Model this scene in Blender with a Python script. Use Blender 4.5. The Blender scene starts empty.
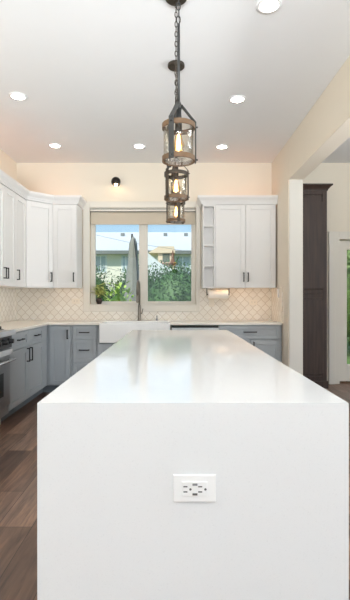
import bpy, bmesh, math, random
from mathutils import Vector, Matrix
random.seed(7)
PI = math.pi
sc = bpy.context.scene
C = sc.collection

# ------------------------------------------------------------------ camera
cam_d = bpy.data.cameras.new('camera'); cam = bpy.data.objects.new('camera', cam_d); C.objects.link(cam)
cam.location = (0, 0, 1.225); cam.rotation_euler = (PI/2, 0, 0)
cam_d.sensor_width = 36; cam_d.sensor_fit = 'AUTO'; cam_d.lens = 430/600*36
cam_d.shift_x = 1/600; cam_d.shift_y = -2/600
cam_d.clip_start = 0.05; cam_d.clip_end = 300
sc.camera = cam
# ------------------------------------------------------------------ exposure
sc.view_settings.view_transform = 'Standard'; sc.view_settings.look = 'None'
sc.view_settings.exposure = 0.95; sc.view_settings.gamma = 1.0; sc.view_settings.use_curve_mapping = False
sc.cycles.use_denoising = True
sc.cycles.sample_clamp_indirect = 4.0
sc.cycles.max_bounces = 10; sc.cycles.diffuse_bounces = 5; sc.cycles.transparent_max_bounces = 16
sc.cycles.caustics_reflective = False; sc.cycles.caustics_refractive = False

def lin(c):
    return tuple(((v/255)/12.92 if v/255 <= .04045 else ((v/255+.055)/1.055)**2.4) for v in c) + (1,)
# ------------------------------------------------------------------ sky
W = bpy.data.worlds.new('sky'); sc.world = W; W.use_nodes = True
nt = W.node_tree; bg = nt.nodes['Background']
tc = nt.nodes.new('ShaderNodeTexCoord'); sx = nt.nodes.new('ShaderNodeSeparateXYZ'); rp = nt.nodes.new('ShaderNodeValToRGB')
nt.links.new(tc.outputs['Generated'], sx.inputs[0]); nt.links.new(sx.outputs[2], rp.inputs[0]); nt.links.new(rp.outputs[0], bg.inputs[0])
rp.color_ramp.elements[0].color = lin((214, 232, 246)); rp.color_ramp.elements[1].color = lin((110, 170, 225))
e = rp.color_ramp.elements.new(0.15); e.color = lin((182, 218, 246))
bg.inputs[1].default_value = 0.55
# ------------------------------------------------------------------ sun and added fill lamps
def sun(name, rot, energy, color, angle=0.03):
    l = bpy.data.lights.new(name, 'SUN'); l.energy = energy; l.color = color; l.angle = angle
    o = bpy.data.objects.new(name, l); o.rotation_euler = rot; C.objects.link(o); return o
sun('sun', (math.radians(42), 0, math.radians(-28)), 2.3, (1, .96, .9))
def area(name, loc, rot, sxx, syy, energy, color):
    l = bpy.data.lights.new(name, 'AREA'); l.shape = 'RECTANGLE'; l.size = sxx; l.size_y = syy; l.energy = energy; l.color = color
    o = bpy.data.objects.new(name, l); o.location = loc; o.rotation_euler = rot; C.objects.link(o); return o
area('rear_window_fill', (-.35, -3.45, 1.55), (PI/2, 0, 0), 3.3, 2.3, 25, (.8, .91, 1))  # added fill lamps standing in for daylight through unseen windows
area('rear_window_fill_right', (3.5, -3.45, 1.55), (PI/2, 0, 0), 2.2, 2.3, 20, (.95, .98, 1))
area('side_window_fill', (5.45, 2.0, 1.5), (0, PI/2, 0), 2.2, 3.6, 46, (.92, .97, 1)).data.spread = math.radians(95)  # added side fill, brightens the left cabinet faces
# added fill lamps aimed up to brighten the ceiling, standing in for bounced daylight
for nm, loc, rot, w_, e_ in (('ceiling_fill', (-.35, -3.3, .8), (PI/2+math.radians(40), 0, 0), 3.3, 108), ('ceiling_fill_right', (3.5, -3.3, .8), (PI/2+math.radians(40), 0, 0), 2.2, 30),
                          ('ceiling_fill_side', (5.3, 2.0, .8), (PI/2+math.radians(40), 0, PI/2), 3.4, 24)):
    a_ = area(nm, loc, rot, w_, .8, e_, (.89, .95, 1)); a_.data.spread = math.radians(75)

# ------------------------------------------------------------------ material helpers
def mat(name, col, rough=.5, metal=0, spec=.5, bump=0, bscale=60, var=0, vscale=6, coat=0):
    m = bpy.data.materials.new(name); m.use_nodes = True
    n = m.node_tree; p = n.nodes['Principled BSDF']
    p.inputs['Base Color'].default_value = lin(col); p.inputs['Roughness'].default_value = rough
    p.inputs['Metallic'].default_value = metal; p.inputs['Specular IOR Level'].default_value = spec
    p.inputs['Coat Weight'].default_value = coat
    t = n.nodes.new('ShaderNodeTexCoord')
    ns = n.nodes.new('ShaderNodeTexNoise'); ns.inputs['Scale'].default_value = vscale; ns.inputs['Detail'].default_value = 5
    n.links.new(t.outputs['Object'], ns.inputs['Vector'])
    mx = n.nodes.new('ShaderNodeMix'); mx.data_type = 'RGBA'
    a = lin(col); k = var
    mx.inputs[6].default_value = tuple(max(0, v*(1-k)) for v in a[:3]) + (1,)
    mx.inputs[7].default_value = tuple(min(1, v*(1+k)) for v in a[:3]) + (1,)
    n.links.new(ns.outputs[0], mx.inputs[0]); n.links.new(mx.outputs[2], p.inputs['Base Color'])
    if bump:
        nb = n.nodes.new('ShaderNodeTexNoise'); nb.inputs['Scale'].default_value = bscale; nb.inputs['Detail'].default_value = 4
        n.links.new(t.outputs['Object'], nb.inputs['Vector'])
        b = n.nodes.new('ShaderNodeBump'); b.inputs['Strength'].default_value = bump; b.inputs['Distance'].default_value = .01
        n.links.new(nb.outputs[0], b.inputs['Height']); n.links.new(b.outputs[0], p.inputs['Normal'])
    return m
def emit(name, col, s):
    m = bpy.data.materials.new(name); m.use_nodes = True; n = m.node_tree
    p = n.nodes['Principled BSDF']; p.inputs['Base Color'].default_value = lin(col)
    p.inputs['Emission Color'].default_value = lin(col); p.inputs['Emission Strength'].default_value = s
    return m
def glass(name, tint=(255, 255, 255), refl=.08, bump=0):
    m = bpy.data.materials.new(name); m.use_nodes = True; n = m.node_tree
    n.nodes.remove(n.nodes['Principled BSDF']); out = n.nodes['Material Output']
    tr = n.nodes.new('ShaderNodeBsdfTransparent'); tr.inputs[0].default_value = lin(tint)
    gl = n.nodes.new('ShaderNodeBsdfGlossy'); gl.inputs['Roughness'].default_value = .03
    lw = n.nodes.new('ShaderNodeLayerWeight'); lw.inputs['Blend'].default_value = .25
    mr = n.nodes.new('ShaderNodeMapRange'); mr.inputs['To Min'].default_value = refl*.5; mr.inputs['To Max'].default_value = .55
    mx = n.nodes.new('ShaderNodeMixShader')
    n.links.new(lw.outputs['Fresnel'], mr.inputs[0]); n.links.new(mr.outputs[0], mx.inputs[0])
    n.links.new(tr.outputs[0], mx.inputs[1]); n.links.new(gl.outputs[0], mx.inputs[2]); n.links.new(mx.outputs[0], out.inputs[0])
    if bump:
        t = n.nodes.new('ShaderNodeTexCoord'); nb = n.nodes.new('ShaderNodeTexNoise'); nb.inputs['Scale'].default_value = 45
        b = n.nodes.new('ShaderNodeBump'); b.inputs['Strength'].default_value = bump; b.inputs['Distance'].default_value = .01
        n.links.new(t.outputs['Object'], nb.inputs['Vector']); n.links.new(nb.outputs[0], b.inputs['Height'])
        n.links.new(b.outputs[0], gl.inputs['Normal']); n.links.new(b.outputs[0], lw.inputs['Normal'])
    return m
def math_node(n, op, a, b=None):
    m = n.nodes.new('ShaderNodeMath'); m.operation = op
    for i, v in enumerate((a, b)):
        if v is None: continue
        if isinstance(v, (int, float)): m.inputs[i].default_value = v
        else: n.links.new(v, m.inputs[i])
    return m.outputs[0]
def tile_material():
    m = bpy.data.materials.new('arabesque_tile'); m.use_nodes = True; n = m.node_tree; p = n.nodes['Principled BSDF']
    t = n.nodes.new('ShaderNodeTexCoord'); s = n.nodes.new('ShaderNodeSeparateXYZ'); n.links.new(t.outputs['Object'], s.inputs[0])
    M = lambda op, a, b=None: math_node(n, op, a, b)
    P = .118
    h = M('ADD', s.outputs[0], s.outputs[1])
    x = M('DIVIDE', h, P); z = M('DIVIDE', s.outputs[2], P*1.08)
    u = M('ADD', x, z); v = M('SUBTRACT', x, z)
    u2 = M('ADD', u, M('MULTIPLY', M('SINE', M('MULTIPLY', v, 2*PI)), .035))
    v2 = M('ADD', v, M('MULTIPLY', M('SINE', M('MULTIPLY', u, 2*PI)), .035))
    def dist(q):
        return M('ABSOLUTE', M('SUBTRACT', M('FRACT', q), .5))
    d = M('MAXIMUM', dist(u2), dist(v2))
    r = n.nodes.new('ShaderNodeMapRange'); r.inputs['From Min'].default_value = .44; r.inputs['From Max'].default_value = .48
    n.links.new(d, r.inputs[0])
    cell = n.nodes.new('ShaderNodeTexWhiteNoise'); cv = n.nodes.new('ShaderNodeCombineXYZ')
    n.links.new(M('FLOOR', u2), cv.inputs[0]); n.links.new(M('FLOOR', v2), cv.inputs[1]); n.links.new(cv.outputs[0], cell.inputs[0])
    mt = n.nodes.new('ShaderNodeMix'); mt.data_type = 'RGBA'; n.links.new(cell.outputs[0], mt.inputs[0])
    mt.inputs[6].default_value = lin((232, 224, 212)); mt.inputs[7].default_value = lin((240, 234, 224))
    mg = n.nodes.new('ShaderNodeMix'); mg.data_type = 'RGBA'; n.links.new(r.outputs[0], mg.inputs[0])
    n.links.new(mt.outputs[2], mg.inputs[6]); mg.inputs[7].default_value = lin((206, 194, 178))
    n.links.new(mg.outputs[2], p.inputs['Base Color']); p.inputs['Roughness'].default_value = .22
    b = n.nodes.new('ShaderNodeBump'); b.invert = True; b.inputs['Strength'].default_value = .5; b.inputs['Distance'].default_value = .004
    n.links.new(r.outputs[0], b.inputs['Height']); n.links.new(b.outputs[0], p.inputs['Normal'])
    return m
def floor_material():
    m = bpy.data.materials.new('wood_planks'); m.use_nodes = True; n = m.node_tree; p = n.nodes['Principled BSDF']
    t = n.nodes.new('ShaderNodeTexCoord'); mp = n.nodes.new('ShaderNodeMapping'); mp.inputs['Rotation'].default_value = (0, 0, PI/2)
    n.links.new(t.outputs['Object'], mp.inputs[0])
    br = n.nodes.new('ShaderNodeTexBrick'); br.offset = .37; br.inputs['Scale'].default_value = 1
    br.inputs['Brick Width'].default_value = 1.15; br.inputs['Row Height'].default_value = .19
    br.inputs['Mortar Size'].default_value = .0022; br.inputs['Mortar Smooth'].default_value = .2; br.inputs['Bias'].default_value = 0
    br.inputs['Color1'].default_value = lin((88, 68, 57)); br.inputs['Color2'].default_value = lin((146, 120, 103)); br.inputs['Mortar'].default_value = lin((58, 44, 36))
    n.links.new(mp.outputs[0], br.inputs[0])
    m2 = n.nodes.new('ShaderNodeMapping'); m2.inputs['Scale'].default_value = (2.2, 26, 1); n.links.new(mp.outputs[0], m2.inputs[0])
    ns = n.nodes.new('ShaderNodeTexNoise'); ns.inputs['Scale'].default_value = 1; ns.inputs['Detail'].default_value = 8; ns.inputs['Roughness'].default_value = .65
    ns.inputs['Distortion'].default_value = .8
    n.links.new(m2.outputs[0], ns.inputs['Vector'])
    m3 = n.nodes.new('ShaderNodeMapping'); m3.inputs['Scale'].default_value = (1.3, 4.5, 1); n.links.new(mp.outputs[0], m3.inputs[0])
    n3 = n.nodes.new('ShaderNodeTexNoise'); n3.inputs['Scale'].default_value = 1.3; n3.inputs['Detail'].default_value = 3
    n.links.new(m3.outputs[0], n3.inputs['Vector'])
    r = n.nodes.new('ShaderNodeValToRGB'); r.color_ramp.elements[0].position = .3; r.color_ramp.elements[0].color = (.26, .26, .27, 1)
    r.color_ramp.elements[1].position = .72; r.color_ramp.elements[1].color = (1.5, 1.42, 1.35, 1)
    n.links.new(ns.outputs[0], r.inputs[0])
    mx = n.nodes.new('ShaderNodeMix'); mx.data_type = 'RGBA'; mx.blend_type = 'MULTIPLY'; mx.inputs[0].default_value = .85
    n.links.new(br.outputs[0], mx.inputs[6]); n.links.new(r.outputs[0], mx.inputs[7])
    r3 = n.nodes.new('ShaderNodeValToRGB'); r3.color_ramp.elements[0].position = .35; r3.color_ramp.elements[0].color = (.75, .76, .8, 1)
    r3.color_ramp.elements[1].position = .65; r3.color_ramp.elements[1].color = (1.25, 1.15, 1.05, 1); n.links.new(n3.outputs[0], r3.inputs[0])
    m4 = n.nodes.new('ShaderNodeMix'); m4.data_type = 'RGBA'; m4.blend_type = 'MULTIPLY'; m4.inputs[0].default_value = .8
    n.links.new(mx.outputs[2], m4.inputs[6]); n.links.new(r3.outputs[0], m4.inputs[7])
    n.links.new(m4.outputs[2], p.inputs['Base Color']); p.inputs['Roughness'].default_value = .38
    b = n.nodes.new('ShaderNodeBump'); b.invert = True; b.inputs['Strength'].default_value = .3; b.inputs['Distance'].default_value = .003
    n.links.new(br.outputs['Fac'], b.inputs['Height']); n.links.new(b.outputs[0], p.inputs['Normal'])
    return m
def wood_material(name, c1, c2, rough=.4):
    m = bpy.data.materials.new(name); m.use_nodes = True; n = m.node_tree; p = n.nodes['Principled BSDF']
    t = n.nodes.new('ShaderNodeTexCoord'); mp = n.nodes.new('ShaderNodeMapping'); mp.inputs['Scale'].default_value = (22, 22, 1.6)
    n.links.new(t.outputs['Object'], mp.inputs[0])
    ns = n.nodes.new('ShaderNodeTexNoise'); ns.inputs['Scale'].default_value = 1.5; ns.inputs['Detail'].default_value = 7; n.links.new(mp.outputs[0], ns.inputs['Vector'])
    r = n.nodes.new('ShaderNodeValToRGB'); r.color_ramp.elements[0].position = .3; r.color_ramp.elements[0].color = lin(c1)
    r.color_ramp.elements[1].position = .7; r.color_ramp.elements[1].color = lin(c2)
    n.links.new(ns.outputs[0], r.inputs[0]); n.links.new(r.outputs[0], p.inputs['Base Color']); p.inputs['Roughness'].default_value = rough
    return m
def quartz_material():
    m = mat('white_quartz', (238, 238, 238), .08, spec=.32)
    n = m.node_tree; p = n.nodes['Principled BSDF']
    t = n.nodes.new('ShaderNodeTexCoord'); v = n.nodes.new('ShaderNodeTexVoronoi'); v.inputs['Scale'].default_value = 260
    n.links.new(t.outputs['Object'], v.inputs['Vector'])
    r = n.nodes.new('ShaderNodeValToRGB'); r.color_ramp.elements[0].color = lin((216, 217, 218)); r.color_ramp.elements[1].color = lin((222, 223, 224))
    r.color_ramp.elements[1].position = .25
    n.links.new(v.outputs['Color'], r.inputs[0]); n.links.new(r.outputs[0], p.inputs['Base Color'])
    return m

WALL = mat('wall_paint', (229, 219, 203), .85, spec=.2, bump=.05, bscale=180, var=.01)
CEIL = mat('ceiling_paint', (228, 228, 228), .9, spec=.2, bump=.04, bscale=200, var=.01)
TRIM = mat('trim_paint', (222, 216, 205), .45, var=.01)
WHITE = mat('white_cabinet_paint', (226, 224, 222), .38, var=.008)
GREY = mat('blue_grey_cabinet_paint', (167, 172, 176), .42, var=.015)
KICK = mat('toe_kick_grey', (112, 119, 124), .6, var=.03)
QUARTZ = quartz_material()
CREAMQ = mat('cream_quartz', (236, 230, 220), .14, var=.02, vscale=40)
DARK = mat('dark_bronze', (42, 38, 36), .4, metal=.6)
IRON = mat('brushed_iron', (60, 60, 59), .45, metal=.55, bump=.1, var=.12, vscale=40)
IRON2 = mat('aged_iron', (66, 58, 50), .45, metal=.5, bump=.1, var=.12, vscale=40)
RUST = mat('rustic_bronze_wood', (96, 72, 48), .55, metal=.1, bump=.2, var=.35, vscale=30)
STEEL = mat('stainless_steel', (205, 206, 208), .3, metal=.7, var=.03)
STEEL_D = mat('stainless_oven_door', (160, 160, 162), .32, metal=.75, var=.03)
CHROME = mat('bright_steel', (235, 235, 236), .2, metal=.45)
BLACK = mat('black_enamel', (18, 18, 19), .3)
CASTIRON = mat('cast_iron', (24, 23, 23), .7, bump=.2)
CERAMIC = mat('white_fireclay', (240, 240, 239), .12)
PLASTIC = mat('white_plastic', (236, 236, 236), .3)
IVORY = mat('ivory_plastic', (232, 222, 206), .35)
SLOT = mat('slot_grey', (80, 80, 82), .5)
SLOT2 = mat('button_grey', (120, 121, 123), .5)
PAPER = mat('paper_towel', (244, 238, 230), .9, bump=.2, bscale=90)
SHADE = mat('shade_fabric', (198, 186, 168), .85, bump=.15, bscale=300)
ESPRESSO = wood_material('espresso_wood', (46, 33, 27), (66, 48, 40), .5)
FAUCET = mat('brushed_nickel', (128, 122, 112), .35, metal=.6)
GLASS = glass('window_glass', (252, 254, 253), .012)
SEEDED = glass('seeded_glass', (253, 251, 246), .07, .15)
TILE = tile_material(); FLOOR = floor_material()
LED = emit('recessed_lamp_glow', (255, 246, 232), 18)
WARM = emit('warm_strip_glow', (255, 152, 70), 3.4)
UNDER = emit('under_cabinet_strip_glow', (255, 212, 164), 5)
BULB = emit('filament_bulb_glow', (255, 190, 120), 9)
FIL = emit('filament_glow', (255, 205, 140), 9)
SCB = emit('sconce_bulb_glow', (255, 214, 160), 11)

# ------------------------------------------------------------------ mesh helpers
def new(): return bmesh.new()
def box(bm, x0, x1, y0, y1, z0, z1):
    vs = [bm.verts.new((x, y, z)) for x in (x0, x1) for y in (y0, y1) for z in (z0, z1)]
    for f in ((0,1,3,2),(4,6,7,5),(0,4,5,1),(2,3,7,6),(0,2,6,4),(1,5,7,3)): bm.faces.new([vs[i] for i in f])
def prism(bm, pts, axis, a, b):
    def co(p, q, t): return {'x': (t, p, q), 'y': (p, t, q), 'z': (p, q, t)}[axis]
    A = [bm.verts.new(co(p, q, a)) for p, q in pts]; B = [bm.verts.new(co(p, q, b)) for p, q in pts]
    bm.faces.new(A); bm.faces.new(B[::-1]); n = len(pts)
    for i in range(n): bm.faces.new((A[i], B[i], B[(i+1) % n], A[(i+1) % n]))
def tube(bm, pts, r, seg=8, closed=False, cap=True):
    pts = [Vector(p) for p in pts]; n = len(pts); rs = r if isinstance(r, (list, tuple)) else [r]*n
    rings = []; up = None
    for i, p in enumerate(pts):
        if closed: d = pts[(i+1) % n]-pts[i-1]
        else: d = pts[min(i+1, n-1)]-pts[max(i-1, 0)]
        d.normalize()
        if up is None:
            up = Vector((0, 0, 1)) if abs(d.z) < .9 else Vector((0, 1, 0))
        s = d.cross(up)
        if s.length < 1e-5: up = Vector((1, 0, 0)); s = d.cross(up)
        s.normalize(); up = s.cross(d).normalized()
        rings.append([bm.verts.new(p+(s*math.cos(a*2*PI/seg)+up*math.sin(a*2*PI/seg))*rs[i]) for a in range(seg)])
    m = n if closed else n-1
    for i in range(m):
        A, B = rings[i], rings[(i+1) % n]
        for k in range(seg): bm.faces.new((A[k], A[(k+1) % seg], B[(k+1) % seg], B[k]))
    if cap and not closed: bm.faces.new(rings[0][::-1]); bm.faces.new(rings[-1])
def lathe(bm, prof, cx=0, cy=0, seg=24, axis='z', cz=0):
    rings = []
    for r, h in prof:
        ring = []
        for a in range(seg):
            t = a*2*PI/seg; c, s = r*math.cos(t), r*math.sin(t)
            if axis == 'z': q = (cx+c, cy+s, h)
            elif axis == 'x': q = (h, cy+c, cz+s)
            else: q = (cx+c, h, cz+s)
            ring.append(bm.verts.new(q))
        rings.append(ring)
    for A, B in zip(rings, rings[1:]):
        for k in range(seg): bm.faces.new((A[k], A[(k+1) % seg], B[(k+1) % seg], B[k]))
    if prof[0][0] > 1e-6 and prof[0] != prof[-1]:
        bm.faces.new(rings[0][::-1]); bm.faces.new(rings[-1])
    bmesh.ops.remove_doubles(bm, verts=bm.verts[:], dist=1e-6)
def obj(name, bm, m, parent=None, bevel=0, smooth=False):
    bmesh.ops.recalc_face_normals(bm, faces=bm.faces[:])
    me = bpy.data.meshes.new(name); bm.to_mesh(me); bm.free()
    o = bpy.data.objects.new(name, me); C.objects.link(o)
    if isinstance(m, (list, tuple)):
        for q in m: me.materials.append(q)
    else: me.materials.append(m)
    if parent is not None: o.parent = parent
    if smooth:
        for p in me.polygons: p.use_smooth = True
    if bevel:
        b = o.modifiers.new('bevel', 'BEVEL'); b.width = bevel; b.segments = 2; b.limit_method = 'ANGLE'
    return o
def thing(name, label, cat, loc=(0, 0, 0), rz=0, group=None):
    o = bpy.data.objects.new(name, None); C.objects.link(o); o.location = loc; o.rotation_euler = (0, 0, rz)
    o['label'] = label; o['category'] = cat
    if group: o['group'] = group
    return o
def tag(o, label, cat, group=None, kind=None):
    o['label'] = label; o['category'] = cat
    if group: o['group'] = group
    if kind: o['kind'] = kind
    return o
def struct(name, bm, m, parent=None, bevel=0, label=None):
    o = obj(name, bm, m, parent, bevel)
    if parent is None:
        o['kind'] = 'structure'
        if label: o['label'] = label
    return o
def sempty(name, loc, label):
    o = bpy.data.objects.new(name, None); C.objects.link(o); o.location = loc; o['kind'] = 'structure'; o['label'] = label; return o
def dup(root, loc, rz=None, label=None):
    r = root.copy(); C.objects.link(r); r.location = loc
    if rz is not None: r.rotation_euler = (0, 0, rz)
    if label: r['label'] = label
    for ch in list(root.children):
        c = ch.copy(); C.objects.link(c); c.parent = r
        for g in ch.children:
            d = g.copy(); C.objects.link(d); d.parent = c
    return r

# ================================================================== THE ROOM
XL, XR, YB, ZC = -2.247, 1.394, 6.14, 3.155
XE, YR = 5.5, -3.5
b = new(); box(b, XL-.15, XE+.15, YR-.15, YB+.16, -.12, 0); struct('floor', b, FLOOR, label='brown wood plank floor')
b = new(); box(b, XL-.15, XE+.15, YR-.15, YB+.16, ZC, ZC+.15); struct('ceiling', b, CEIL, label='flat white ceiling with recessed lights')
b = new(); box(b, XL-.15, XL, YR-.15, YB+.16, 0, ZC); wl = struct('wall_left', b, WALL, label='cream wall behind the left cabinets')
# back wall with window opening and glazed door opening
WX0, WX1, WZ0, WZ1 = -1.2, .314, 1.125, 2.51
DX0, DX1, DZ1 = 2.357, 3.31, 2.06
b = new()
box(b, XL, WX0, YB, YB+.16, 0, ZC); box(b, WX0, WX1, YB, YB+.16, 0, WZ0); box(b, WX0, WX1, YB, YB+.16, WZ1, ZC)
box(b, WX1, DX0, YB, YB+.16, 0, ZC); box(b, DX0, DX1, YB, YB+.16, DZ1, ZC); box(b, DX1, XE+.15, YB, YB+.16, 0, ZC)
wb = struct('wall_back', b, WALL, label='cream back wall around the kitchen window and glazed door')
# tile backsplash
def slab(x0, x1, y0, y1, z0, z1):
    q = new(); box(q, x0, x1, y0, y1, z0, z1); return q
b = new()
box(b, XL+.008, -1.293, YB-.008, YB, .911, 1.36); box(b, -1.293, .371, YB-.008, YB, .911, 1.03); box(b, .371, XR-.008, YB-.008, YB, .911, 1.36)
struct('tile_backsplash', b, TILE, wb)
struct('tile_backsplash', slab(XL, XL+.008, 3.3, YB, .911, 1.36), TILE, wl)
# right wall: short return, header over the wide opening
b = new(); box(b, XR, 1.573, 5.244, YB, 0, ZC); box(b, XR, 1.573, YR, 5.244, 2.664, ZC)
wr = struct('wall_right', b, WALL, bevel=.006, label='cream wall return and header over the wide opening')
struct('tile_backsplash', slab(XR-.008, XR, 5.49, YB, .911, 1.36), TILE, wr)
b = new(); box(b, XE, XE+.15, YR, .1, 0, ZC); box(b, XE, XE+.15, 3.9, YB, 0, ZC); box(b, XE, XE+.15, .1, 3.9, 0, .3); box(b, XE, XE+.15, .1, 3.9, 2.7, ZC)
struct('wall_side', b, WALL, label='far wall of the adjoining room')
b = new()
for x0, x1 in ((XL-.15, -2.05), (1.35, 2.35), (4.65, XE+.15)): box(b, x0, x1, YR-.15, YR, 0, ZC)
for x0, x1 in ((-2.05, 1.35), (2.35, 4.65)): box(b, x0, x1, YR-.15, YR, 0, .35); box(b, x0, x1, YR-.15, YR, 2.75, ZC)
struct('wall_rear', b, WALL, label='wall behind the camera with two wide windows')
# cased front of the wall return, painted like trim
struct('trim_1', slab(XR+.012, 1.573-.012, 5.226, 5.2438, 0, 2.664), mat('opening_trim_paint', (208, 203, 194), .5), label='painted board on the end of the wall return')

# ------------------------------------------------------------------ kitchen window
w = sempty('window_1', (-.443, YB, WZ0), 'two pane kitchen window above the sink')
ox, oy, oz = w.location
def L(x0, x1, y0, y1, z0, z1, q=None):
    q = q or new(); box(q, x0-ox, x1-ox, y0-oy, y1-oy, z0-oz, z1-oz); return q
q = new()
L(-1.293, WX0, 6.118, 6.14, 1.03, 2.6, q); L(WX1, .371, 6.118, 6.14, 1.03, 2.6, q)
L(WX0, WX1, 6.118, 6.14, 1.03, WZ0, q); L(WX0, WX1, 6.118, 6.14, WZ1, 2.6, q)
struct('window_casing', q, TRIM, w, .004)
q = new(); L(WX0+.001, WX1-.001, 6.115, 6.24, WZ0+.001, WZ0+.012, q); struct('window_sill', q, TRIM, w, .002)
q = new()
L(WX0+.001, -1.165, 6.2, 6.29, WZ0+.012, WZ1-.001, q); L(.28, WX1-.001, 6.2, 6.29, WZ0+.012, WZ1-.001, q)
L(-1.165, .28, 6.2, 6.29, WZ0+.012, 1.15, q); L(-1.165, .28, 6.2, 6.29, 2.48, WZ1-.001, q); L(-.475, -.41, 6.2, 6.29, 1.15, 2.48, q)
struct('window_frame', q, TRIM, w, .003)
for x0, x1 in ((-1.165, -.475), (-.41, .28)):
    q = new(); L(x0, x0+.03, 6.21, 6.25, 1.15, 2.48, q); L(x1-.03, x1, 6.21, 6.25, 1.15, 2.48, q)
    L(x0+.03, x1-.03, 6.21, 6.25, 1.15, 1.178, q); L(x0+.03, x1-.03, 6.21, 6.25, 2.45, 2.48, q)
    s_ = struct('sash', q, TRIM, w, .002)
    q = new(); L(x0+.028, x1-.028, 6.228, 6.232, 1.176, 2.452, q); struct('pane', q, GLASS, s_)
# roller shade inside the head of the window
t = thing('roller_shade', 'beige roller shade drawn up at the top of the kitchen window', 'window shade', (-.443, 6.16, 2.44))
b = new(); box(b, -.752, .752, -.03, .025, .02, .066); obj('cassette', b, TRIM, t, .004)
b = new(); box(b, -.745, .745, -.012, -.006, -.15, .02); obj('fabric', b, SHADE, t)
b = new(); box(b, -.75, .75, -.034, .02, .012, .02); obj('rail', b, IRON2, t)  # dark strip standing in for the shadow gap between cassette and fabric
b = new(); box(b, -.752, .752, -.036, .025, .05, .056); obj('rail', b, IRON2, t)  # dark strip standing in for the shadowed gap below the head casing
b = new(); box(b, -.745, .745, -.016, -.002, -.166, -.15); obj('bottom_bar', b, SHADE, t, .003)

# ------------------------------------------------------------------ glazed door in the adjoining room
d = sempty('door_1', (DX0, YB, 0), 'white glazed patio door beside the dark cabinet')
b = new(); box(b, -.157, 0, -.025, 0, 0, 2.17); box(b, .953, 1.11, -.025, 0, 0, 2.17); box(b, 0, .953, -.025, 0, DZ1, 2.17)
box(b, -.157, -.065, -.04, -.025, 0, 2.17); struct('door_casing', b, TRIM, d, .004)
b = new(); box(b, .001, .129, .04, .085, .03, 2.05); box(b, .82, .95, .04, .085, .03, 2.05); box(b, .129, .82, .04, .085, .03, .27); box(b, .129, .82, .04, .085, 1.92, 2.05)
dl = struct('door_leaf', b, TRIM, d, .004)
b = new(); box(b, .125, .824, .06, .066, .266, 1.924); struct('pane', b, GLASS, dl)
b = new(); box(b, .002, .95, .02, .12, .001, .03); struct('threshold', b, wood_material('threshold_oak', (86, 62, 46), (120, 92, 70)), d)
b = new(); tube(b, [(.88, .04, 1.0), (.88, -.01, 1.0), (.79, -.012, 1.0)], .009); struct('door_handle', b, DARK, dl)
b = new(); box(b, 1.574, 1.64, YB-.015, YB, 0, .12); box(b, 3.47, XE, YB-.015, YB, 0, .12); struct('baseboard_back', b, TRIM, bevel=.003, label='white baseboard of the adjoining room')
b = new(); box(b, 1.573, 1.588, 5.25, YB-.016, 0, .12); struct('baseboard_right', b, TRIM, bevel=.003, label='white baseboard on the wall return')
# rear and side windows (unseen, assumed where the fill lamps stand)
for i, (x0, x1) in enumerate(((-2.05, 1.35), (2.35, 4.65))):
    b = new(); k = 3
    box(b, x0, x0+.06, YR-.1, YR-.02, .35, 2.75); box(b, x1-.06, x1, YR-.1, YR-.02, .35, 2.75)
    box(b, x0+.06, x1-.06, YR-.1, YR-.02, .35, .41); box(b, x0+.06, x1-.06, YR-.1, YR-.02, 2.69, 2.75)
    struct('window_%d' % (i+2), b, TRIM, label='wide window behind the camera')
b = new(); box(b, XE+.03, XE+.1, .1, .16, .3, 2.7); box(b, XE+.03, XE+.1, 3.84, 3.9, .3, 2.7); box(b, XE+.03, XE+.1, 1.97, 2.03, .3, 2.7)
struct('window_4', b, TRIM, label='side window of the adjoining room')

# ================================================================== CABINETS (local: width +x, front at y=0 facing -y)
def shaker(b, x0, x1, z0, z1, rail=.058, y=0, t=.02):
    box(b, x0, x0+rail, y-t, y, z0, z1); box(b, x1-rail, x1, y-t, y, z0, z1)
    box(b, x0+rail, x1-rail, y-t, y, z0, z0+rail); box(b, x0+rail, x1-rail, y-t, y, z1-rail, z1)
    box(b, x0+rail, x1-rail, y-t+.012, y-.001, z0+rail, z1-rail)
def handle(parent, x, z, length=.13, vert=True, y=-.02, mtl=None):
    b = new(); r = .0065; h = length/2; o = .03
    if vert:
        box(b, x-r, x+r, y-o-.007, y-o+.004, z-h, z+h)
        box(b, x-r, x+r, y-o+.004, y, z-h, z-h+.012); box(b, x-r, x+r, y-o+.004, y, z+h-.012, z+h)
    else:
        box(b, x-h, x+h, y-o-.007, y-o+.004, z-r, z+r)
        box(b, x-h, x-h+.012, y-o+.004, y, z-r, z+r); box(b, x+h-.012, x+h, y-o+.004, y, z-r, z+r)
    return obj('handle', b, mtl or DARK, parent, .0015)
def door(parent, x0, x1, z0, z1, m, hx=None, hz=None, vert=True, name='door', rail=.058, hl=.13):
    b = new(); shaker(b, x0, x1, z0, z1, rail); o = obj(name, b, m, parent, .0018)
    if hx is not None: handle(o, hx, hz, hl, vert)
    return o
def base_carcass(t, w_, depth=.605, top=.878):
    b = new(); box(b, .001, w_-.001, 0, depth, .1, top); obj('body', b, GREY, t)
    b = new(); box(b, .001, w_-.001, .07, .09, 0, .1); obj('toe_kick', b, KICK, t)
FX = XL+.61   # face plane of left base run
FY = YB-.61   # face plane of back base run
R90 = PI/2
# left base cabinet next to the range
t = thing('base_cabinet', 'blue-grey base cabinet with two drawers over two doors beside the range', 'cabinet', (FX, 4.215, 0), R90)
base_carcass(t, 1.115)
door(t, .012, .553, .7, .866, GREY, .283, .79, False, 'drawer', .04, .15); door(t, .562, 1.103, .7, .866, GREY, .832, .79, False, 'drawer', .04, .15)
door(t, .012, .553, .115, .688, GREY, .513, .6, hl=.15); door(t, .562, 1.103, .115, .688, GREY, .602, .6, hl=.15)
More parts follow.
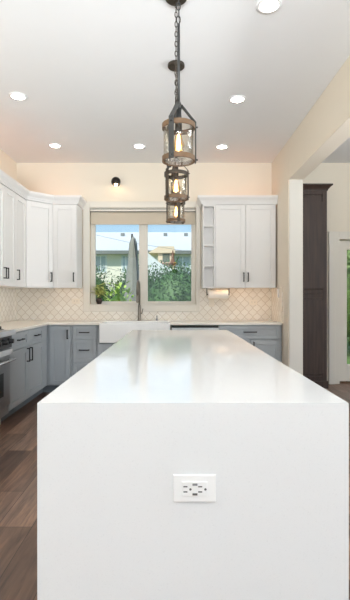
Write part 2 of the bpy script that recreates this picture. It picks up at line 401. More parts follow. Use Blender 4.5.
# corner base cabinet
t = thing('corner_base_cabinet', 'blue-grey corner base cabinet with one tall door between the two base runs', 'cabinet', (FX, FY, 0))
b = new(); box(b, -.6, 0, -.2+.001, .605, .1, .878); box(b, 0, .33, 0, .605, .1, .878); obj('body', b, GREY, t)
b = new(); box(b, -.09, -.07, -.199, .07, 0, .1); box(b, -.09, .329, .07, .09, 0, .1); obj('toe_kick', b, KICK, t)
door(t, .045, .305, .115, .866, GREY, .275, .76, rail=.055, hl=.12)
# three drawer stack
t = thing('drawer_cabinet', 'narrow blue-grey three-drawer cabinet left of the white sink', 'cabinet', (-1.306, FY, 0))
base_carcass(t, .316)
for z0, z1, hz in ((.7, .866, .785), (.4, .688, .56), (.115, .388, .27)): door(t, .01, .306, z0, z1, GREY, .158, hz, False, 'drawer', .045, .13)
# sink base
t = thing('sink_cabinet', 'blue-grey two-door cabinet under the white apron sink', 'cabinet', (-.989, FY, 0))
b = new(); box(b, .001, .952, 0, .605, .1, .64); box(b, .001, .03, 0, .605, .64, .878); obj('body', b, GREY, t)
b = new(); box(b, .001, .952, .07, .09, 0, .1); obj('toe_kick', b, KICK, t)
door(t, .012, .472, .115, .63, GREY, .435, .53); door(t, .481, .941, .115, .63, GREY, .518, .53)
# dishwasher
t = thing('dishwasher', 'stainless dishwasher with black control strip right of the sink', 'dishwasher', (-.034, FY, 0))
b = new(); box(b, .004, .606, .0, .57, .1, .872); obj('body', b, BLACK, t)
b = new(); box(b, .004, .606, -.03, 0, 0.11, .842); obj('door', b, STEEL, t, .004)
b = new(); box(b, .004, .606, -.022, 0, .848, .872); obj('control_strip', b, BLACK, t, .003)
b = new(); tube(b, [(.05, -.03, .775), (.05, -.065, .775), (.56, -.065, .775), (.56, -.03, .775)], .009); obj('handle', b, CHROME, t, smooth=True)
b = new(); box(b, .004, .606, .06, .08, 0, .1); obj('toe_kick', b, BLACK, t)
# right base cabinet
t = thing('base_cabinet', 'blue-grey base cabinet with one wide drawer against the right wall', 'cabinet', (.577, FY, 0))
base_carcass(t, .807)
door(t, .012, .782, .7, .866, GREY, .397, .79, False, 'drawer', .045, .17)
door(t, .012, .392, .115, .688, GREY, .352, .6, hl=.13); door(t, .402, .782, .115, .688, GREY, .442, .6, hl=.13)

# ------------------------------------------------------------------ countertop with sink cutout
b = new()
pts = [(XL+.009, 4.218), (FX+.04, 4.218), (FX+.04, FY-.04), (-.951, FY-.04), (-.951, 5.932), (-.048, 5.932), (-.048, FY-.04), (XR-.009, FY-.04), (XR-.009, YB-.009), (XL+.009, YB-.009)]
prism(b, pts, 'z', .88, .91)
tag(obj('countertop', b, CREAMQ, None, .003), 'cream quartz countertop wrapping the corner and running under the window', 'countertop')
# sink
t = thing('apron_sink', 'white fireclay apron-front sink set into the back counter', 'sink', (-.4995, FY-.07, .655))
b = new(); W2 = .45; Dp = .47
box(b, -W2, W2, 0, .045, 0, .25); box(b, -W2, W2, Dp-.03, Dp, 0, .25); box(b, -W2, -W2+.03, .045, Dp-.03, 0, .25); box(b, W2-.03, W2, .045, Dp-.03, 0, .25); box(b, -W2+.03, W2-.03, .045, Dp-.03, 0, .03)
obj('basin', b, CERAMIC, t, .006)
b = new(); lathe(b, [(0, .031), (.045, .031), (.045, .036), (.02, .033), (0, .033)], 0, .27); obj('drain', b, STEEL, t)
# faucet
t = thing('faucet', 'tall stainless gooseneck faucet behind the sink', 'faucet', (-.485, 6.03, .91))
b = new(); lathe(b, [(0, 0), (.028, 0), (.028, .012), (.022, .02), (.021, .14), (.019, .22), (0, .22)]); obj('body', b, FAUCET, t, smooth=True)
b = new(); pts = [(0, 0, .2), (0, 0, .45)]
for k in range(1, 11):
    a = PI*k/10; pts.append((-.006*k/10*2, -.1+.1*math.cos(a), .45+.1*math.sin(a)))
pts.append((-.012, -.2, .36)); tube(b, pts, .014, 10); obj('spout', b, FAUCET, t, smooth=True)
b = new(); lathe(b, [(0, .36), (.017, .36), (.017, .26), (.012, .25), (0, .25)], -.012, -.2); obj('spray_head', b, FAUCET, t, smooth=True)
b = new(); tube(b, [(.016, 0, .1), (.035, -.005, .1), (.05, -.01, .165)], [.011, .009, .006], 8); obj('lever', b, FAUCET, t, smooth=True)
t = thing('soap_dispenser', 'small dark soap dispenser on the counter right of the faucet', 'soap dispenser', (-.238, 6.03, .91))
b = new(); lathe(b, [(0, 0), (.02, 0), (.018, .02), (.01, .03), (.008, .06), (0, .06)]); obj('body', b, STEEL_D, t, smooth=True)
b = new(); tube(b, [(0, 0, .055), (0, 0, .068), (0, -.05, .062)], .006); obj('nozzle', b, DARK, t, smooth=True)

# ------------------------------------------------------------------ wall cabinets
UX = XL+.33; UY = YB-.33; UZ0, UZ1 = 1.36, 2.49
def upper(name, label, loc, rz, w_, doors, depth=.325, x_body0=.001):
    t = thing(name, label, 'cabinet', loc, rz)
    b = new(); box(b, x_body0, w_-.001, 0, depth, .03, UZ1-UZ0); box(b, x_body0+.016, w_-.017, 0, .014, 0, .03); box(b, x_body0, x_body0+.016, 0, depth, 0, .03); box(b, w_-.017, w_-.001, 0, depth, 0, .03); obj('body', b, WHITE, t)
    for x0, x1, hx in doors: door(t, x0, x1, .002, UZ1-UZ0-.012, WHITE, hx, .145, rail=.062, hl=.125)
    return t
upper('wall_cabinet', 'narrow white wall cabinet at the near end of the left run', (UX, 4.21, UZ0), R90, .27, [(.005, .265, .235)])
upper('wall_cabinet', 'white two-door wall cabinet cut by the left edge of the photo', (UX, 4.48, UZ0), R90, .68, [(.004, .337, .308), (.343, .676, .372)])
upper('wall_cabinet', 'white single-door wall cabinet on the left wall nearest the corner', (UX, 5.16, UZ0), R90, .37, [(.004, .364, .035)])
t = thing('corner_wall_cabinet', 'white wall cabinet set diagonally across the left corner', 'cabinet', (UX, FY, UZ0), PI/4)
b = new()
inv = lambda x, y: ((x-UX)*math.cos(PI/4)+(y-FY)*math.sin(PI/4), -(x-UX)*math.sin(PI/4)+(y-FY)*math.cos(PI/4))
prism(b, [inv(*p) for p in [(UX, FY+.001), (UX+.28, UY), (UX+.28, YB-.005), (XL+.005, YB-.005), (XL+.005, FY+.001)]], 'z', 0, UZ1-UZ0)
obj('body', b, WHITE, t)
door(t, .012, .384, .012, UZ1-UZ0-.012, WHITE, .352, .145, rail=.062, hl=.125)
upper('wall_cabinet', 'white single-door wall cabinet left of the window', (UX+.281, UY, UZ0), 0, .327, [(.006, .321, .288)])
upper('wall_cabinet', 'white two-door wall cabinet right of the window', (.555, UY, UZ0), 0, .82, [(.004, .408, .382), (.414, .812, .44)])
t = thing('open_shelf_unit', 'narrow white open shelf unit between window and right wall cabinet', 'shelf', (.39, UY, UZ0))
b = new(); H = UZ1-UZ0
box(b, 0, .016, -.02, .325, 0, H); box(b, .016, .164, .1, .325, 0, H); box(b, .148, .164, -.02, .1, 0, H); obj('body', b, WHITE, t, .001)
for z in (0, .29, .57, .83, H-.03):
    b = new(); box(b, .016, .148, -.016, .1, z, z+(.03 if z > 1 else .018)); obj('shelf', b, WHITE, t, .001)
# crown
def sweep(b, path, prof):
    n = len(path); rows = []
    for i, p in enumerate(path):
        p = Vector(p); ns = []
        if i > 0: d = (p-Vector(path[i-1])).normalized(); ns.append(Vector((d.y, -d.x)))
        if i < n-1: d = (Vector(path[i+1])-p).normalized(); ns.append(Vector((d.y, -d.x)))
        m = sum(ns, Vector((0, 0))); m = m/len(ns); m = m/m.length_squared if m.length_squared else m
        rows.append([b.verts.new((p.x+m.x*o, p.y+m.y*o, z)) for o, z in prof])
    k = len(prof)
    for A, B in zip(rows, rows[1:]):
        for j in range(k): b.faces.new((A[j], A[(j+1) % k], B[(j+1) % k], B[j]))
    b.faces.new(rows[0]); b.faces.new(rows[-1][::-1])
PR = [(-.04, 2.491), (.022, 2.491), (.026, 2.51), (.03, 2.512), (.038, 2.535), (.062, 2.562), (.066, 2.57), (.07, 2.572), (.07, 2.598), (-.04, 2.598)]
b = new(); sweep(b, [(UX, 4.21), (UX, FY), (UX+.28, UY), (-1.312, UY), (-1.312, YB-.001)], PR)
tag(obj('crown_molding', b, WHITE, None, .001), 'white crown molding along the top of the left wall cabinets', 'molding')
b = new(); sweep(b, [(.39, YB-.001), (.39, UY), (XR-.003, UY)], PR)
tag(obj('crown_molding', b, WHITE, None, .001), 'white crown molding on top of the right wall cabinet', 'molding')
# strips of light above and beneath the wall cabinets
def strip(label, x0, x1, y0, y1, z0, z1, m):
    b = new(); box(b, x0, x1, y0, y1, z0, z1); return tag(obj('light_strip', b, m), label, 'light strip')
strip('warm light strip on top of the left wall cabinets', XL+.12, XL+.14, 4.3, 5.6, 2.491, 2.5, WARM)
strip('warm light strip on top of the cabinet left of the window', -1.95, -1.4, YB-.14, YB-.12, 2.491, 2.5, WARM)
strip('warm light strip on top of the cabinet right of the window', .5, 1.34, YB-.14, YB-.12, 2.491, 2.5, WARM)
strip('warm light strip beneath the left wall cabinets', UX-.05, UX-.035, 4.52, 5.12, 1.381, 1.3895, UNDER)
strip('warm light strip beneath the cabinet left of the window', -1.6, -1.34, UY+.03, UY+.045, 1.381, 1.3895, UNDER)
strip('warm light strip beneath the cabinet right of the window', .6, 1.33, UY+.03, UY+.045, 1.381, 1.3895, UNDER)
# paper towel
t = thing('paper_towel_holder', 'white paper towel roll on dark bracket under right wall cabinet', 'paper towel', (.47, 5.95, 1.275))
b = new(); lathe(b, [(.02, 0), (.062, 0), (.062, .275), (.02, .275), (.02, 0)], axis='x'); obj('paper_roll', b, PAPER, t, smooth=False)
b = new(); box(b, -.02, -.012, -.012, .012, -.012, .084); box(b, .287, .295, -.012, .012, -.012, .084); tube(b, [(-.016, 0, 0), (.291, 0, 0)], .006); obj('bracket', b, DARK, t)

# ------------------------------------------------------------------ range
t = thing('range', 'stainless gas range with black knobs at the left edge', 'stove', (FX, 3.452, 0), R90)
RW = .758
b = new(); box(b, 0, RW, 0, .6, .1, .895); obj('body', b, STEEL, t)
b = new(); box(b, 0, RW, -.085, .6, .896, .916); box(b, 0, RW, -.09, -.055, .868, .916); obj('cooktop', b, STEEL, t, .006)
b = new(); box(b, .02, RW-.02, .02, .56, .917, .922); obj('burner_tray', b, BLACK, t)
for i in range(3):
    b = new(); x0 = .03+i*.236; x1 = x0+.226
    for y in (.04, .54): box(b, x0, x1, y, y+.014, .93, .95)
    for x in (x0, x1-.014, (x0+x1)/2-.007): box(b, x, x+.014, .04, .554, .93, .95)
    box(b, x0, x1, .29, .304, .93, .95)
    for x in (x0, x1-.014):
        for y in (.04, .54): box(b, x, x+.014, y, y+.014, .922, .93)
    obj('grate', b, CASTIRON, t, .002)
b = new(); box(b, 0, RW, -.05, 0, .745, .895); obj('control_panel', b, mat('dark_control_steel', (70, 70, 72), .35, metal=.5), t, .003)
for i in range(5):
    b = new(); lathe(b, [(0, -.05), (.03, -.05), (.03, -.06), (.024, -.062), (.021, -.098), (0, -.1)], .08+i*.1495, axis='y', cz=.812)
    obj('knob', b, BLACK, t, .001, True)
b = new(); box(b, 0, RW, -.06, 0, .68, .735); obj('trim_rail', b, CHROME, t, .006)
b = new(); box(b, .004, RW-.004, -.035, 0, .19, .675); od = obj('oven_door', b, STEEL_D, t, .004)
b = new(); box(b, .17, RW-.17, -.037, -.034, .3, .52); obj('oven_window', b, BLACK, od)
b = new(); tube(b, [(.03, -.09, .632), (RW-.03, -.09, .632)], .013, 10)
for x in (.06, RW-.06): tube(b, [(x, -.035, .632), (x, -.09, .632)], .008)
obj('oven_handle', b, CHROME, t, smooth=True)
b = new(); box(b, .004, RW-.004, -.02, 0, .1, .18); obj('bottom_drawer', b, STEEL_D, t, .003)
for x in (.04, RW-.04):
    for y in (.06, .54):
        b = new(); lathe(b, [(0, 0), (.018, 0), (.018, .1), (0, .1)], x, y); obj('leg', b, STEEL, t)

# ------------------------------------------------------------------ outlets
def plate(name, label, loc, rz, wd, ht, m, kind='outlet', cat='electrical outlet'):
    t = thing(name, label, cat, loc, rz)
    b = new(); box(b, -wd/2, wd/2, -.006, 0, -ht/2, ht/2); obj('cover_plate', b, m, t, .002)
    if kind == 'outlet':
        b = new(); box(b, -.034, .034, -.009, -.006, -.017, .017); rc = obj('receptacle', b, m, t, .001)
        for x in (-.02, .02):
            b = new(); box(b, x-.006, x+.006, -.0098, -.009, -.008, -.005); box(b, x-.006, x+.006, -.0098, -.009, .005, .008); obj('slot', b, SLOT, rc)
    else:
        n_ = 2 if wd > .09 else 1
        for i in range(n_):
            x = (i-(n_-1)/2)*.046
            b = new(); box(b, x-.016, x+.016, -.01, -.006, -.032, .032); obj('rocker', b, m, t, .001)
    return t
plate('wall_outlet', 'ivory outlet plate on the backsplash below the cabinet left of the window', (-1.4, YB-.0085, 1.18), 0, .115, .075, IVORY)
plate('wall_outlet', 'white outlet plate on the backsplash below the diagonal corner cabinet', (-1.87, YB-.0085, 1.18), 0, .115, .075, IVORY)
plate('light_switch', 'ivory switch plate on the backsplash below the paper towel roll', (.535, YB-.0085, 1.16), 0, .075, .115, IVORY, 'sw', 'light switch')
plate('wall_outlet', 'ivory outlet plate on the backsplash below the right wall cabinet', (1.13, YB-.0085, 1.165), 0, .115, .075, IVORY)
plate('light_switch', 'white switch plate on the right side wall beside the wall cabinet', (XR-.0085, 5.72, 1.29), -R90, .075, .115, PLASTIC, 'sw', 'light switch')

# ================================================================== ISLAND
IX0, IX1, IY0, IY1 = -.411, .525, 1.291, 4.232
t = thing('kitchen_island', 'white quartz waterfall island in the middle of the kitchen', 'kitchen island', ((IX0+IX1)/2, (IY0+IY1)/2, 0))
hw = (IX1-IX0)/2; hl_ = (IY1-IY0)/2; th = .04
b = new(); prism(b, [(-hl_, .91), (hl_, .91), (hl_-th, .91-th), (-hl_+th, .91-th)], 'x', -hw, hw); obj('top_slab', b, QUARTZ, t, .0012)
b = new(); prism(b, [(-hl_, 0), (-hl_, .9095), (-hl_+th, .9095-th), (-hl_+th, 0)], 'x', -hw, hw); obj('waterfall_panel', b, QUARTZ, t, .0012)
b = new(); prism(b, [(hl_, 0), (hl_, .9095), (hl_-th, .9095-th), (hl_-th, 0)], 'x', -hw, hw); obj('waterfall_panel', b, QUARTZ, t, .0012)
b = new(); box(b, -hw+.05, hw-.05, -hl_+th+.001, hl_-th-.001, .1, .869); obj('body', b, GREY, t)
b = new(); box(b, -hw+.11, hw-.11, -hl_+th+.001, hl_-th-.001, 0, .1); obj('toe_kick', b, KICK, t)
for side in (-1, 1):
    for i in range(5):
        L_ = (2*hl_-2*th-.02)/5; y0 = -hl_+th+.01+i*L_
        b = new(); shaker(b, 0, L_-.008, .115, .858)
        bmesh.ops.transform(b, matrix=Matrix.Translation((side*(hw-.05), y0+(0 if side > 0 else L_-.008), 0)) @ Matrix.Rotation(side*PI/2, 4, 'Z'), verts=b.verts[:])
        obj('door', b, GREY, t, .0018)
# the outlet on the island end
t = thing('island_outlet', 'white horizontal outlet plate on the near end of the island', 'electrical outlet', (.0615, IY0-.0005, .656))
b = new(); box(b, -.0645, .0645, -.006, 0, -.041, .041); obj('cover_plate', b, PLASTIC, t, .003)
b = new(); box(b, -.038, .038, -.0095, -.006, -.0215, .0215); rc = obj('receptacle', b, PLASTIC, t, .0015)
for x in (-.0275, .0165):
    for z in (-.0085, .007):
        b = new(); box(b, x-.006, x+.006, -.0103, -.0095, z-.0018, z+.0018); obj('slot', b, SLOT, rc)
for x in (-.0125, .032):
    b = new(); lathe(b, [(0, -.0095), (.0036, -.0095), (.0036, -.0103), (0, -.0103)], x, axis='y', cz=-.001, seg=12); obj('ground_hole', b, SLOT, rc)
for z, m_ in ((.0135, SLOT2), (-.0155, SLOT)):
    b = new(); box(b, -.0065, .0085, -.0115, -.0095, z-.0032, z+.0032); obj('button', b, m_, rc, .0006)

# ================================================================== PENDANTS
def pendant(label, x, y, rz=0, iron=IRON):
    Z0 = 1.85
    t = thing('pendant_lantern', label, 'pendant light', (x, y, ZC), rz, 'lantern pendants over the island')
    g = lambda z: z-ZC
    b = new(); lathe(b, [(0, -.001), (.068, -.001), (.07, -.006), (.07, -.022), (.064, -.028), (.012, -.03), (.012, -.04), (0, -.04)]); obj('canopy', b, IRON2, t, smooth=False)
    # chain between canopy and stem
    b = new(); z = g(2.49); k = 0
    while z < -.05:
        n = 12; pts = []
        for i in range(n):
            a = 2*PI*i/n; u = .0085*math.cos(a); v = .019*math.sin(a)
            pts.append((u, 0, z+.013+v) if k % 2 == 0 else (0, u, z+.013+v))
        tube(b, pts, .0022, 6, True); z += .031; k += 1
    tube(b, [(0.003, 0, g(2.49)), (-.003, .002, g(2.8)), (0.002, 0, -.04)], .0022, 6)
    obj('chain', b, iron, t, smooth=True)
    b = new(); tube(b, [(0, 0, g(2.115)), (0, 0, g(2.485))], .0068, 10); obj('stem', b, iron, t, smooth=True)
    b = new(); lathe(b, [(0, g(2.09)), (.014, g(2.09)), (.016, g(2.105)), (.01, g(2.125)), (0, g(2.125))]); obj('hub', b, iron, t, smooth=True)
    R = .07
    for zz in (1.862, 2.012):
        b = new(); lathe(b, [(R, g(zz)-.011), (R+.006, g(zz)-.011), (R+.006, g(zz)+.011), (R, g(zz)+.011), (R, g(zz)-.011)], seg=40); obj('ring', b, RUST if (iron is IRON or zz < 1.9) else iron, t)
    for j, az in enumerate((-25, 95, 215)):
        a = math.radians(az); dx, dy = math.sin(a), -math.cos(a); px, py = -dy, dx
        b = new(); hwid = .012; path = [(R+.0065, g(1.845)), (R+.0065, g(2.03)), (R*.55, g(2.075)), (.012, g(2.108))]
        prev = None
        for r, z in path:
            ring = [b.verts.new((dx*(r+o)+px*s*hwid, dy*(r+o)+py*s*hwid, z+(.0 if o == 0 else .002))) for o, s in ((0, -1), (0, 1), (.004, 1), (.004, -1))]
            if prev:
                for q in range(4): b.faces.new((prev[q], prev[(q+1) % 4], ring[(q+1) % 4], ring[q]))
            else: b.faces.new(ring)
            prev = ring
        b.faces.new(prev[::-1]); st = obj('strap', b, iron, t)
        for zz in (1.862, 2.012):
            b = new(); tube(b, [(dx*(R+.01), dy*(R+.01), g(zz)), (dx*(R+.019), dy*(R+.019), g(zz))], .004, 8); obj('bolt', b, iron, st)
    b = new(); lathe(b, [(R-.003, g(1.855)), (R-.001, g(1.855)), (R-.001, g(2.02)), (R-.003, g(2.02)), (R-.003, g(1.855))], seg=40); obj('glass_shade', b, SEEDED, t, smooth=True)
    b = new(); lathe(b, [(0, g(2.09)), (.012, g(2.09)), (.016, g(2.03)), (.016, g(1.985)), (0, g(1.985))]); obj('socket', b, iron, t, smooth=True)
    b = new(); lathe(b, [(.012, g(1.985)), (.014, g(1.97)), (.027, g(1.93)), (.026, g(1.905)), (.014, g(1.885)), (0, g(1.88))]); bl = obj('bulb', b, glass('amber_bulb_glass', (255, 236, 205), .1), t, smooth=True)
    b = new()
    for q in range(6):
        a = q*PI/3; tube(b, [(.004*math.cos(a), .004*math.sin(a), g(1.975)), (.013*math.cos(a+.5), .013*math.sin(a+.5), g(1.905))], .0016, 5)
    lathe(b, [(0, g(1.965)), (.007, g(1.945)), (.009, g(1.925)), (.006, g(1.905)), (0, g(1.895))], seg=12)
    obj('filament', b, FIL, bl)
    return t
pendant('nearest lantern pendant, iron straps and rust-brown rings, above the near end of the island', .021, 1.976)
pendant('middle lantern pendant of the three, dark iron cage, hanging behind the nearest', .013, 2.74, math.radians(100), IRON2)
pendant('farthest and lowest-looking of the three lantern pendants, in front of the window', .018, 3.55, math.radians(160), IRON2)

# ------------------------------------------------------------------ recessed lights
base = thing('recessed_light', 'round recessed ceiling light at the upper right, largest in view', 'ceiling light', (.625, 2.83, ZC), 0, 'recessed ceiling lights')
b = new(); lathe(b, [(.06, -.001), (.085, -.001), (.084, -.006), (.062, -.009), (.06, -.001)], seg=36); obj('trim_ring', b, PLASTIC, base, smooth=True)
b = new(); lathe(b, [(0, -.003), (.06, -.003), (.06, -.0045), (0, -.0045)], seg=36); obj('lens', b, LED, base)
for x, y, lb in ((.615, 4.17, 'round recessed ceiling light above the island, right of the pendants'), (.612, 5.48, 'round recessed ceiling light above the right base cabinet'),
                 (-.442, 5.46, 'round recessed ceiling light above the sink and window'), (-1.505, 5.44, 'round recessed ceiling light nearest the left back corner'),
                 (-1.49, 4.11, 'round recessed ceiling light above the range side, farthest left'), (-1.49, 2.83, 'round recessed ceiling light over the near left aisle, outside the frame'),
                 (.588, .9, 'round recessed ceiling light right of the camera'), (-1.49, .9, 'round recessed ceiling light left of the camera')):
    dup(base, (x, y, ZC), label=lb)

# ------------------------------------------------------------------ sconce
t = thing('wall_sconce', 'small dark dome wall sconce glowing above the kitchen window', 'wall light', (-.816, YB, 2.86))
b = new(); lathe(b, [(0, 0), (.045, 0), (.045, -.012), (.02, -.02), (0, -.02)], axis='y'); obj('back_plate', b, DARK, t, smooth=True)
b = new(); tube(b, [(0, -.02, 0), (0, -.08, .015)], .009); obj('arm', b, DARK, t)
b = new(); pr = [(.066*math.cos(a), .066*math.sin(a)) for a in [math.radians(q) for q in (-38, -20, 0, 20, 40, 60, 75, 89.9)]]
pr = pr+[(r*.94, z*.94) for r, z in pr[::-1]]; pr.append(pr[0]); lathe(b, pr, 0, -.1); obj('dome_shade', b, DARK, t, smooth=True)
b = new(); lathe(b, [(0, -.07), (.014, -.065), (.022, -.045), (.019, -.015), (.012, .01), (0, .01)], 0, -.1); obj('bulb', b, SCB, t, smooth=True)

# ================================================================== DARK CABINET in the adjoining room
t = thing('dark_pantry_cabinet', 'tall dark brown wood cabinet seen through the wide opening', 'cabinet', (1.645, 5.83, 0))
CW = .43; CH = 2.7
b = new(); box(b, 0, CW, 0, .285, 0, CH); obj('body', b, ESPRESSO, t, .004)
def arched(z0, z1, arch):
    x0, x1 = .06, CW-.06; q = new(); n = 14
    top = [(x0+(x1-x0)*(1-i/n), z1+(arch*math.sin(PI*i/n)**.6 if arch else 0)) for i in range(n+1)]
    prism(q, [(x0, z0), (x1, z0)]+top, 'y', -.026, -.008); return q
def frame(z0, z1):
    q = new(); shaker(q, .02, CW-.02, z0, z1, .05, 0, .02); return q
dd = obj('door', frame(1.288, 2.675), ESPRESSO, t, .003); obj('raised_panel', arched(1.35, 2.5, .11), ESPRESSO, dd, .003)
dd = obj('door', frame(.12, 1.28), ESPRESSO, t, .003); obj('raised_panel', arched(.2, 1.2, 0), ESPRESSO, dd, .003)
b = new(); sweep(b, [(-.0, .285), (0, 0), (CW, 0), (CW, .285)], [(-.02, CH-.02), (.008, CH-.02), (.012, CH-.005), (.04, CH+.03), (.06, CH+.042), (.06, CH+.062), (-.02, CH+.062)])
obj('cornice', b, ESPRESSO, t)
b = new(); box(b, -.012, CW+.012, -.016, .285, 0, .1); obj('plinth', b, ESPRESSO, t, .003)

# ================================================================== WINDOWSILL PLANT
LEAFY = mat('variegated_leaf', (206, 210, 130), .5, var=.35, vscale=30)
def leaf(b, base, direction, length, width, up=Vector((0, 0, 1)), droop=.3):
    d = Vector(direction).normalized(); s = d.cross(up)
    if s.length < .01: s = Vector((1, 0, 0))
    s.normalize(); n = s.cross(d); base = Vector(base); rows = []
    for i, wf in enumerate((.15, .8, 1, .65, .05)):
        f = i/4; p = base+d*length*f-Vector((0, 0, 1))*droop*length*f*f
        rows.append([b.verts.new(p-s*width*wf/2+n*.12*width), b.verts.new(p), b.verts.new(p+s*width*wf/2+n*.12*width)])
    for A, B in zip(rows, rows[1:]):
        b.faces.new((A[0], A[1], B[1], B[0])); b.faces.new((A[1], A[2], B[2], B[1]))
t = thing('potted_plant', 'small potted plant with yellow-green leaves on the left end of the windowsill', 'plant', (-1.07, 6.15, WZ0+.0125))
b = new(); lathe(b, [(0, 0), (.03, 0), (.045, .05), (.042, .085), (.036, .085), (.036, .07), (0, .07)]); obj('pot', b, mat('dark_glazed_pot', (62, 46, 38), .35, var=.2, vscale=20), t, smooth=True)
b = new(); lathe(b, [(0, .068), (.035, .072), (0, .076)]); obj('soil', b, mat('soil', (48, 36, 28), .95), t)
bl = new(); bs = new()
for i in range(22):
    a = i*2.4; lean = .015+.05*random.random(); h = .07+.16*random.random()
    tip = (lean*math.cos(a)+.012, -abs(lean*math.sin(a))*.8 if i % 2 else lean*.6*math.sin(a), .07+h)
    tube(bs, [(0.01*math.cos(a), .01*math.sin(a), .07), tip], .0018, 5)
    for k in range(3):
        q = a+k*2.1; leaf(bl, tip, (math.cos(q), math.sin(q)*.5, .5-.3*k), .07+.02*random.random(), .045)
obj('foliage', bl, LEAFY, t); obj('stem', bs, mat('plant_stem', (120, 130, 70), .6), t)

# ================================================================== OUTSIDE
GZ = -.35
GRASS = mat('lawn', (98, 124, 66), .95, bump=.4, bscale=30, var=.3, vscale=3)
b = new(); box(b, -45, 45, YB+.17, 60, GZ-.1, GZ); box(b, -45, 45, -40, YR-.16, GZ-.1, GZ); tag(obj('lawn', b, GRASS), 'green lawn outside the window', 'lawn', kind='structure')
def foliage_mesh(c, r, n, size, squash=1.0):
    b = new()
    bmesh.ops.create_icosphere(b, subdivisions=3, radius=1, matrix=Matrix.Translation(c) @ Matrix.Diagonal((r[0]*.86, r[1]*.82, r[2]*.88, 1)))
    for i in range(n):
        u = random.uniform(-1, 1); a = random.uniform(0, 2*PI); q = math.sqrt(1-u*u)
        nrm = Vector((q*math.cos(a), q*math.sin(a), u)); rr = random.uniform(.8, 1.06)*(1+.12*math.sin(5*a+3*u)+.08*math.sin(11*a))
        p = Vector((nrm.x*r[0]*rr, nrm.y*r[1]*rr, nrm.z*r[2]*rr))+Vector(c)
        dv = (nrm+Vector((random.uniform(-.9, .9), random.uniform(-.9, .9), random.uniform(-.5, .9)))).normalized()
        leaf(b, p, dv, size*random.uniform(.6, 1.3), size*.5, droop=.2)
    return b
BUSH = [mat('bush_green', (80, 112, 54), .6, var=.5, vscale=9), mat('bush_blue_green', (72, 108, 52), .6, var=.5, vscale=9), mat('bush_yellow_green', (96, 122, 56), .6, var=.4, vscale=9)]
TRUNK = mat('bark', (84, 66, 50), .9, bump=.4)
def bush(label, x, y, rx, ry, top, m, n=4200, size=.1):
    t = thing('garden_bush', label, 'bush', (x, y, GZ), 0, 'garden bushes behind the window')
    h = top-GZ
    obj('foliage', foliage_mesh((0, 0, h*.54), (rx, ry, h*.47), n, size), m, t)
    b = new(); tube(b, [(0, 0, 0), (.03, 0, h*.5), (0, .03, h*.75)], [.06, .04, .02]); obj('trunk', b, TRUNK, t)
bush('green bush farthest left behind the kitchen window', -4.7, 13.9, 1.1, .8, 2.15, BUSH[0])
bush('green bush behind the left window pane, left of the umbrella', -2.7, 12.1, 1.15, .8, 2.12, BUSH[1], 5200, .09)
bush('green bush behind the closed grey umbrella', -1.15, 13.9, .95, .8, 2.1, BUSH[0])
bush('dense green bush filling the bottom of the right window pane', .1, 12.0, 1.05, .9, 2.08, BUSH[1], 6500, .085)
bush('green bush behind the right edge of the window', 1.9, 13.9, 1.1, .8, 2.25, BUSH[0])
bush('low yellow-green shrub just outside the left window pane', -1.02, 7.9, .34, .3, 1.37, mat('lime_leaf', (168, 196, 84), .55, var=.3, vscale=20), 520, .11)
# trees by the patio door side
bush('tall green bush seen through the patio door glass', 5.2, 12.0, 1.6, 1.2, 3.1, BUSH[2], 3000, .16)
# closed umbrella
t = thing('patio_umbrella', 'closed grey patio umbrella standing outside the window', 'umbrella', (-.83, 8.5, GZ))
b = new(); n = 24; rings = []
for zf, rr in ((.72, .0), (.73, .215), (.95, .21), (1.3, .185), (1.7, .14), (2.05, .115), (2.3, .09), (2.33, .094), (2.36, .088), (2.65, .07), (2.74, .045), (2.8, 0)):
    rings.append([b.verts.new((rr*(1+.13*math.cos(8*k*2*PI/n*1.0))*math.cos(k*2*PI/n)+.012*(zf-.7), rr*(1+.13*math.cos(8*k*2*PI/n))*math.sin(k*2*PI/n), zf)) for k in range(n)])
for A, B in zip(rings, rings[1:]):
    for k in range(n): b.faces.new((A[k], A[(k+1) % n], B[(k+1) % n], B[k]))
bmesh.ops.remove_doubles(b, verts=b.verts[:], dist=1e-5)
obj('canopy', b, mat('umbrella_canvas', (138, 136, 126), .85, var=.06, bump=.1), t, smooth=True)
b = new(); tube(b, [(0, 0, .06), (0, 0, 2.84)], .02); obj('pole', b, IRON2, t, smooth=True)
b = new(); tube(b, [(.05, -.08, 2.72), (.1, -.13, 2.3), (.14, -.18, 1.7), (.17, -.2, 1.2), (.18, -.2, .5)], .008); obj('furling_strap', b, DARK, t, smooth=True)
b = new(); lathe(b, [(0, 0), (.28, 0), (.28, .04), (.06, .07), (.04, .2), (0, .2)]); obj('base', b, IRON2, t)
# neighbouring house
SIDING = mat('cream_siding', (236, 231, 214), .8, var=.03)
SHINGLE = mat('pale_shingles', (205, 206, 208), .85, var=.06, vscale=12)
GUT = mat('dark_gutter', (118, 122, 118), .6)
HGL = mat('neighbour_window_glass', (165, 180, 182), .15, spec=.8)
HTR = mat('neighbour_white_trim', (222, 226, 222), .6)
t = thing('neighbour_house', 'cream house with pale shingle roof beyond the garden', 'house', (0, 22, GZ))
b = new(); box(b, -14, 9, 0, 8, 0, 3.95); obj('wall', b, SIDING, t)
b = new(); prism(b, [(-.35, 3.85), (4.3, 5.45), (4.3, 5.6), (-.35, 4.0)], 'x', -14.5, 9.5); prism(b, [(8.9, 3.85), (4.3, 5.45), (4.3, 5.6), (8.9, 4.0)], 'x', -14.5, 9.5); rf = obj('roof', b, SHINGLE, t)
b = new(); box(b, -14.5, 9.5, -.47, -.35, 3.78, 3.95); obj('gutter', b, GUT, t)
for vx in (-3.0, -.5, .7):
    b = new(); box(b, vx-.11, vx+.11, 3.05, 3.25, 5.05, 5.36); obj('roof_vent', b, GUT, rf)
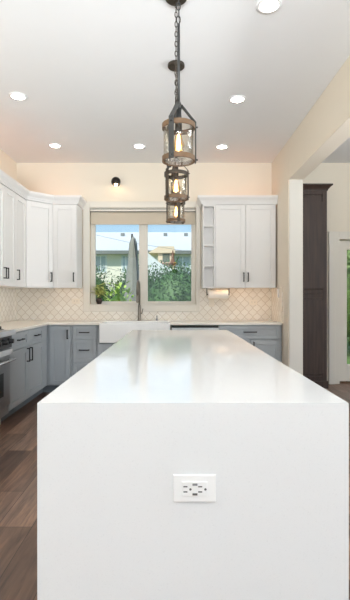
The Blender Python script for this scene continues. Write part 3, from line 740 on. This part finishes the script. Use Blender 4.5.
for x0, x1, z0, z1 in ((-4.0, -3.5, 2.9, 3.7), (-2.62, -2.3, 2.95, 3.7), (.1, .8, 2.4, 3.68), (-7.4, -6.4, 2.4, 3.6), (3, 4, 2.4, 3.6)):
    b = new(); box(b, x0-.07, x1+.07, -.04, 0, z0-.07, z0); box(b, x0-.07, x1+.07, -.04, 0, z1, z1+.07); box(b, x0-.07, x0, -.04, 0, z0, z1); box(b, x1, x1+.07, -.04, 0, z0, z1)
    box(b, (x0+x1)/2-.025, (x0+x1)/2+.025, -.04, 0, z0, z1)
    f = obj('window', b, HTR, t)
    b = new(); box(b, x0, x1, -.02, -.005, z0, z1); obj('pane', b, HGL, f)
TANS = mat('tan_siding', (222, 200, 170), .8, var=.05); BRN = mat('brown_shingle', (126, 92, 74), .8, var=.15)
t = thing('garden_shed', 'small tan outbuilding with white roof above the bushes', 'shed', (-.35, 18.4, GZ))
b = new(); box(b, -.34, .34, 0, 1.0, 0, 3.5); obj('wall', b, TANS, t)
b = new(); prism(b, [(-.75, 3.0+.5), (-.3, 3.78), (.36, 3.78), (.4, 3.5)], 'y', -.1, 1.1); obj('roof', b, TANS, t)
b = new(); box(b, -.14, .16, -.02, 0, 3.12, 3.46); obj('window', b, mat('shed_window', (104, 108, 92), .3), t)
b = new(); box(b, -.42, .42, -.1, 0, 2.98, 3.06); obj('ledge', b, BRN, t)
b = new(); tube(b, [(.3, -.06, 3.06), (.3, -.06, 3.25), (.3, -.06, 3.6)], [.13, .06, .05]); obj('pipe', b, BRN, t)
b = new(); prism(b, [(-.95, 3.5), (-.75, 3.4), (-.2, 2.95), (.4, 2.65), (.4, 0), (-.95, 0)], 'y', -1.6, -.2)
obj('lean_to', b, HTR, t)
CAB = mat('black_cable', (110, 110, 112), .7)
for (z0, z1), lb in (((3.75, 2.75), 'upper overhead wire crossing the roof beyond the window'), ((2.68, 1.95), 'lower overhead wire crossing the siding beyond the window')):
    b = new(); y = 15; tube(b, [(-9, y, z0+1.6), (-2.7, y, z0-.33+.0), (-1.5, y, z0-.6), (-.14, y, z0-.8), (6, y, z1-.9)], .006, 5); tag(obj('overhead_wire', b, CAB), lb, 'wire')
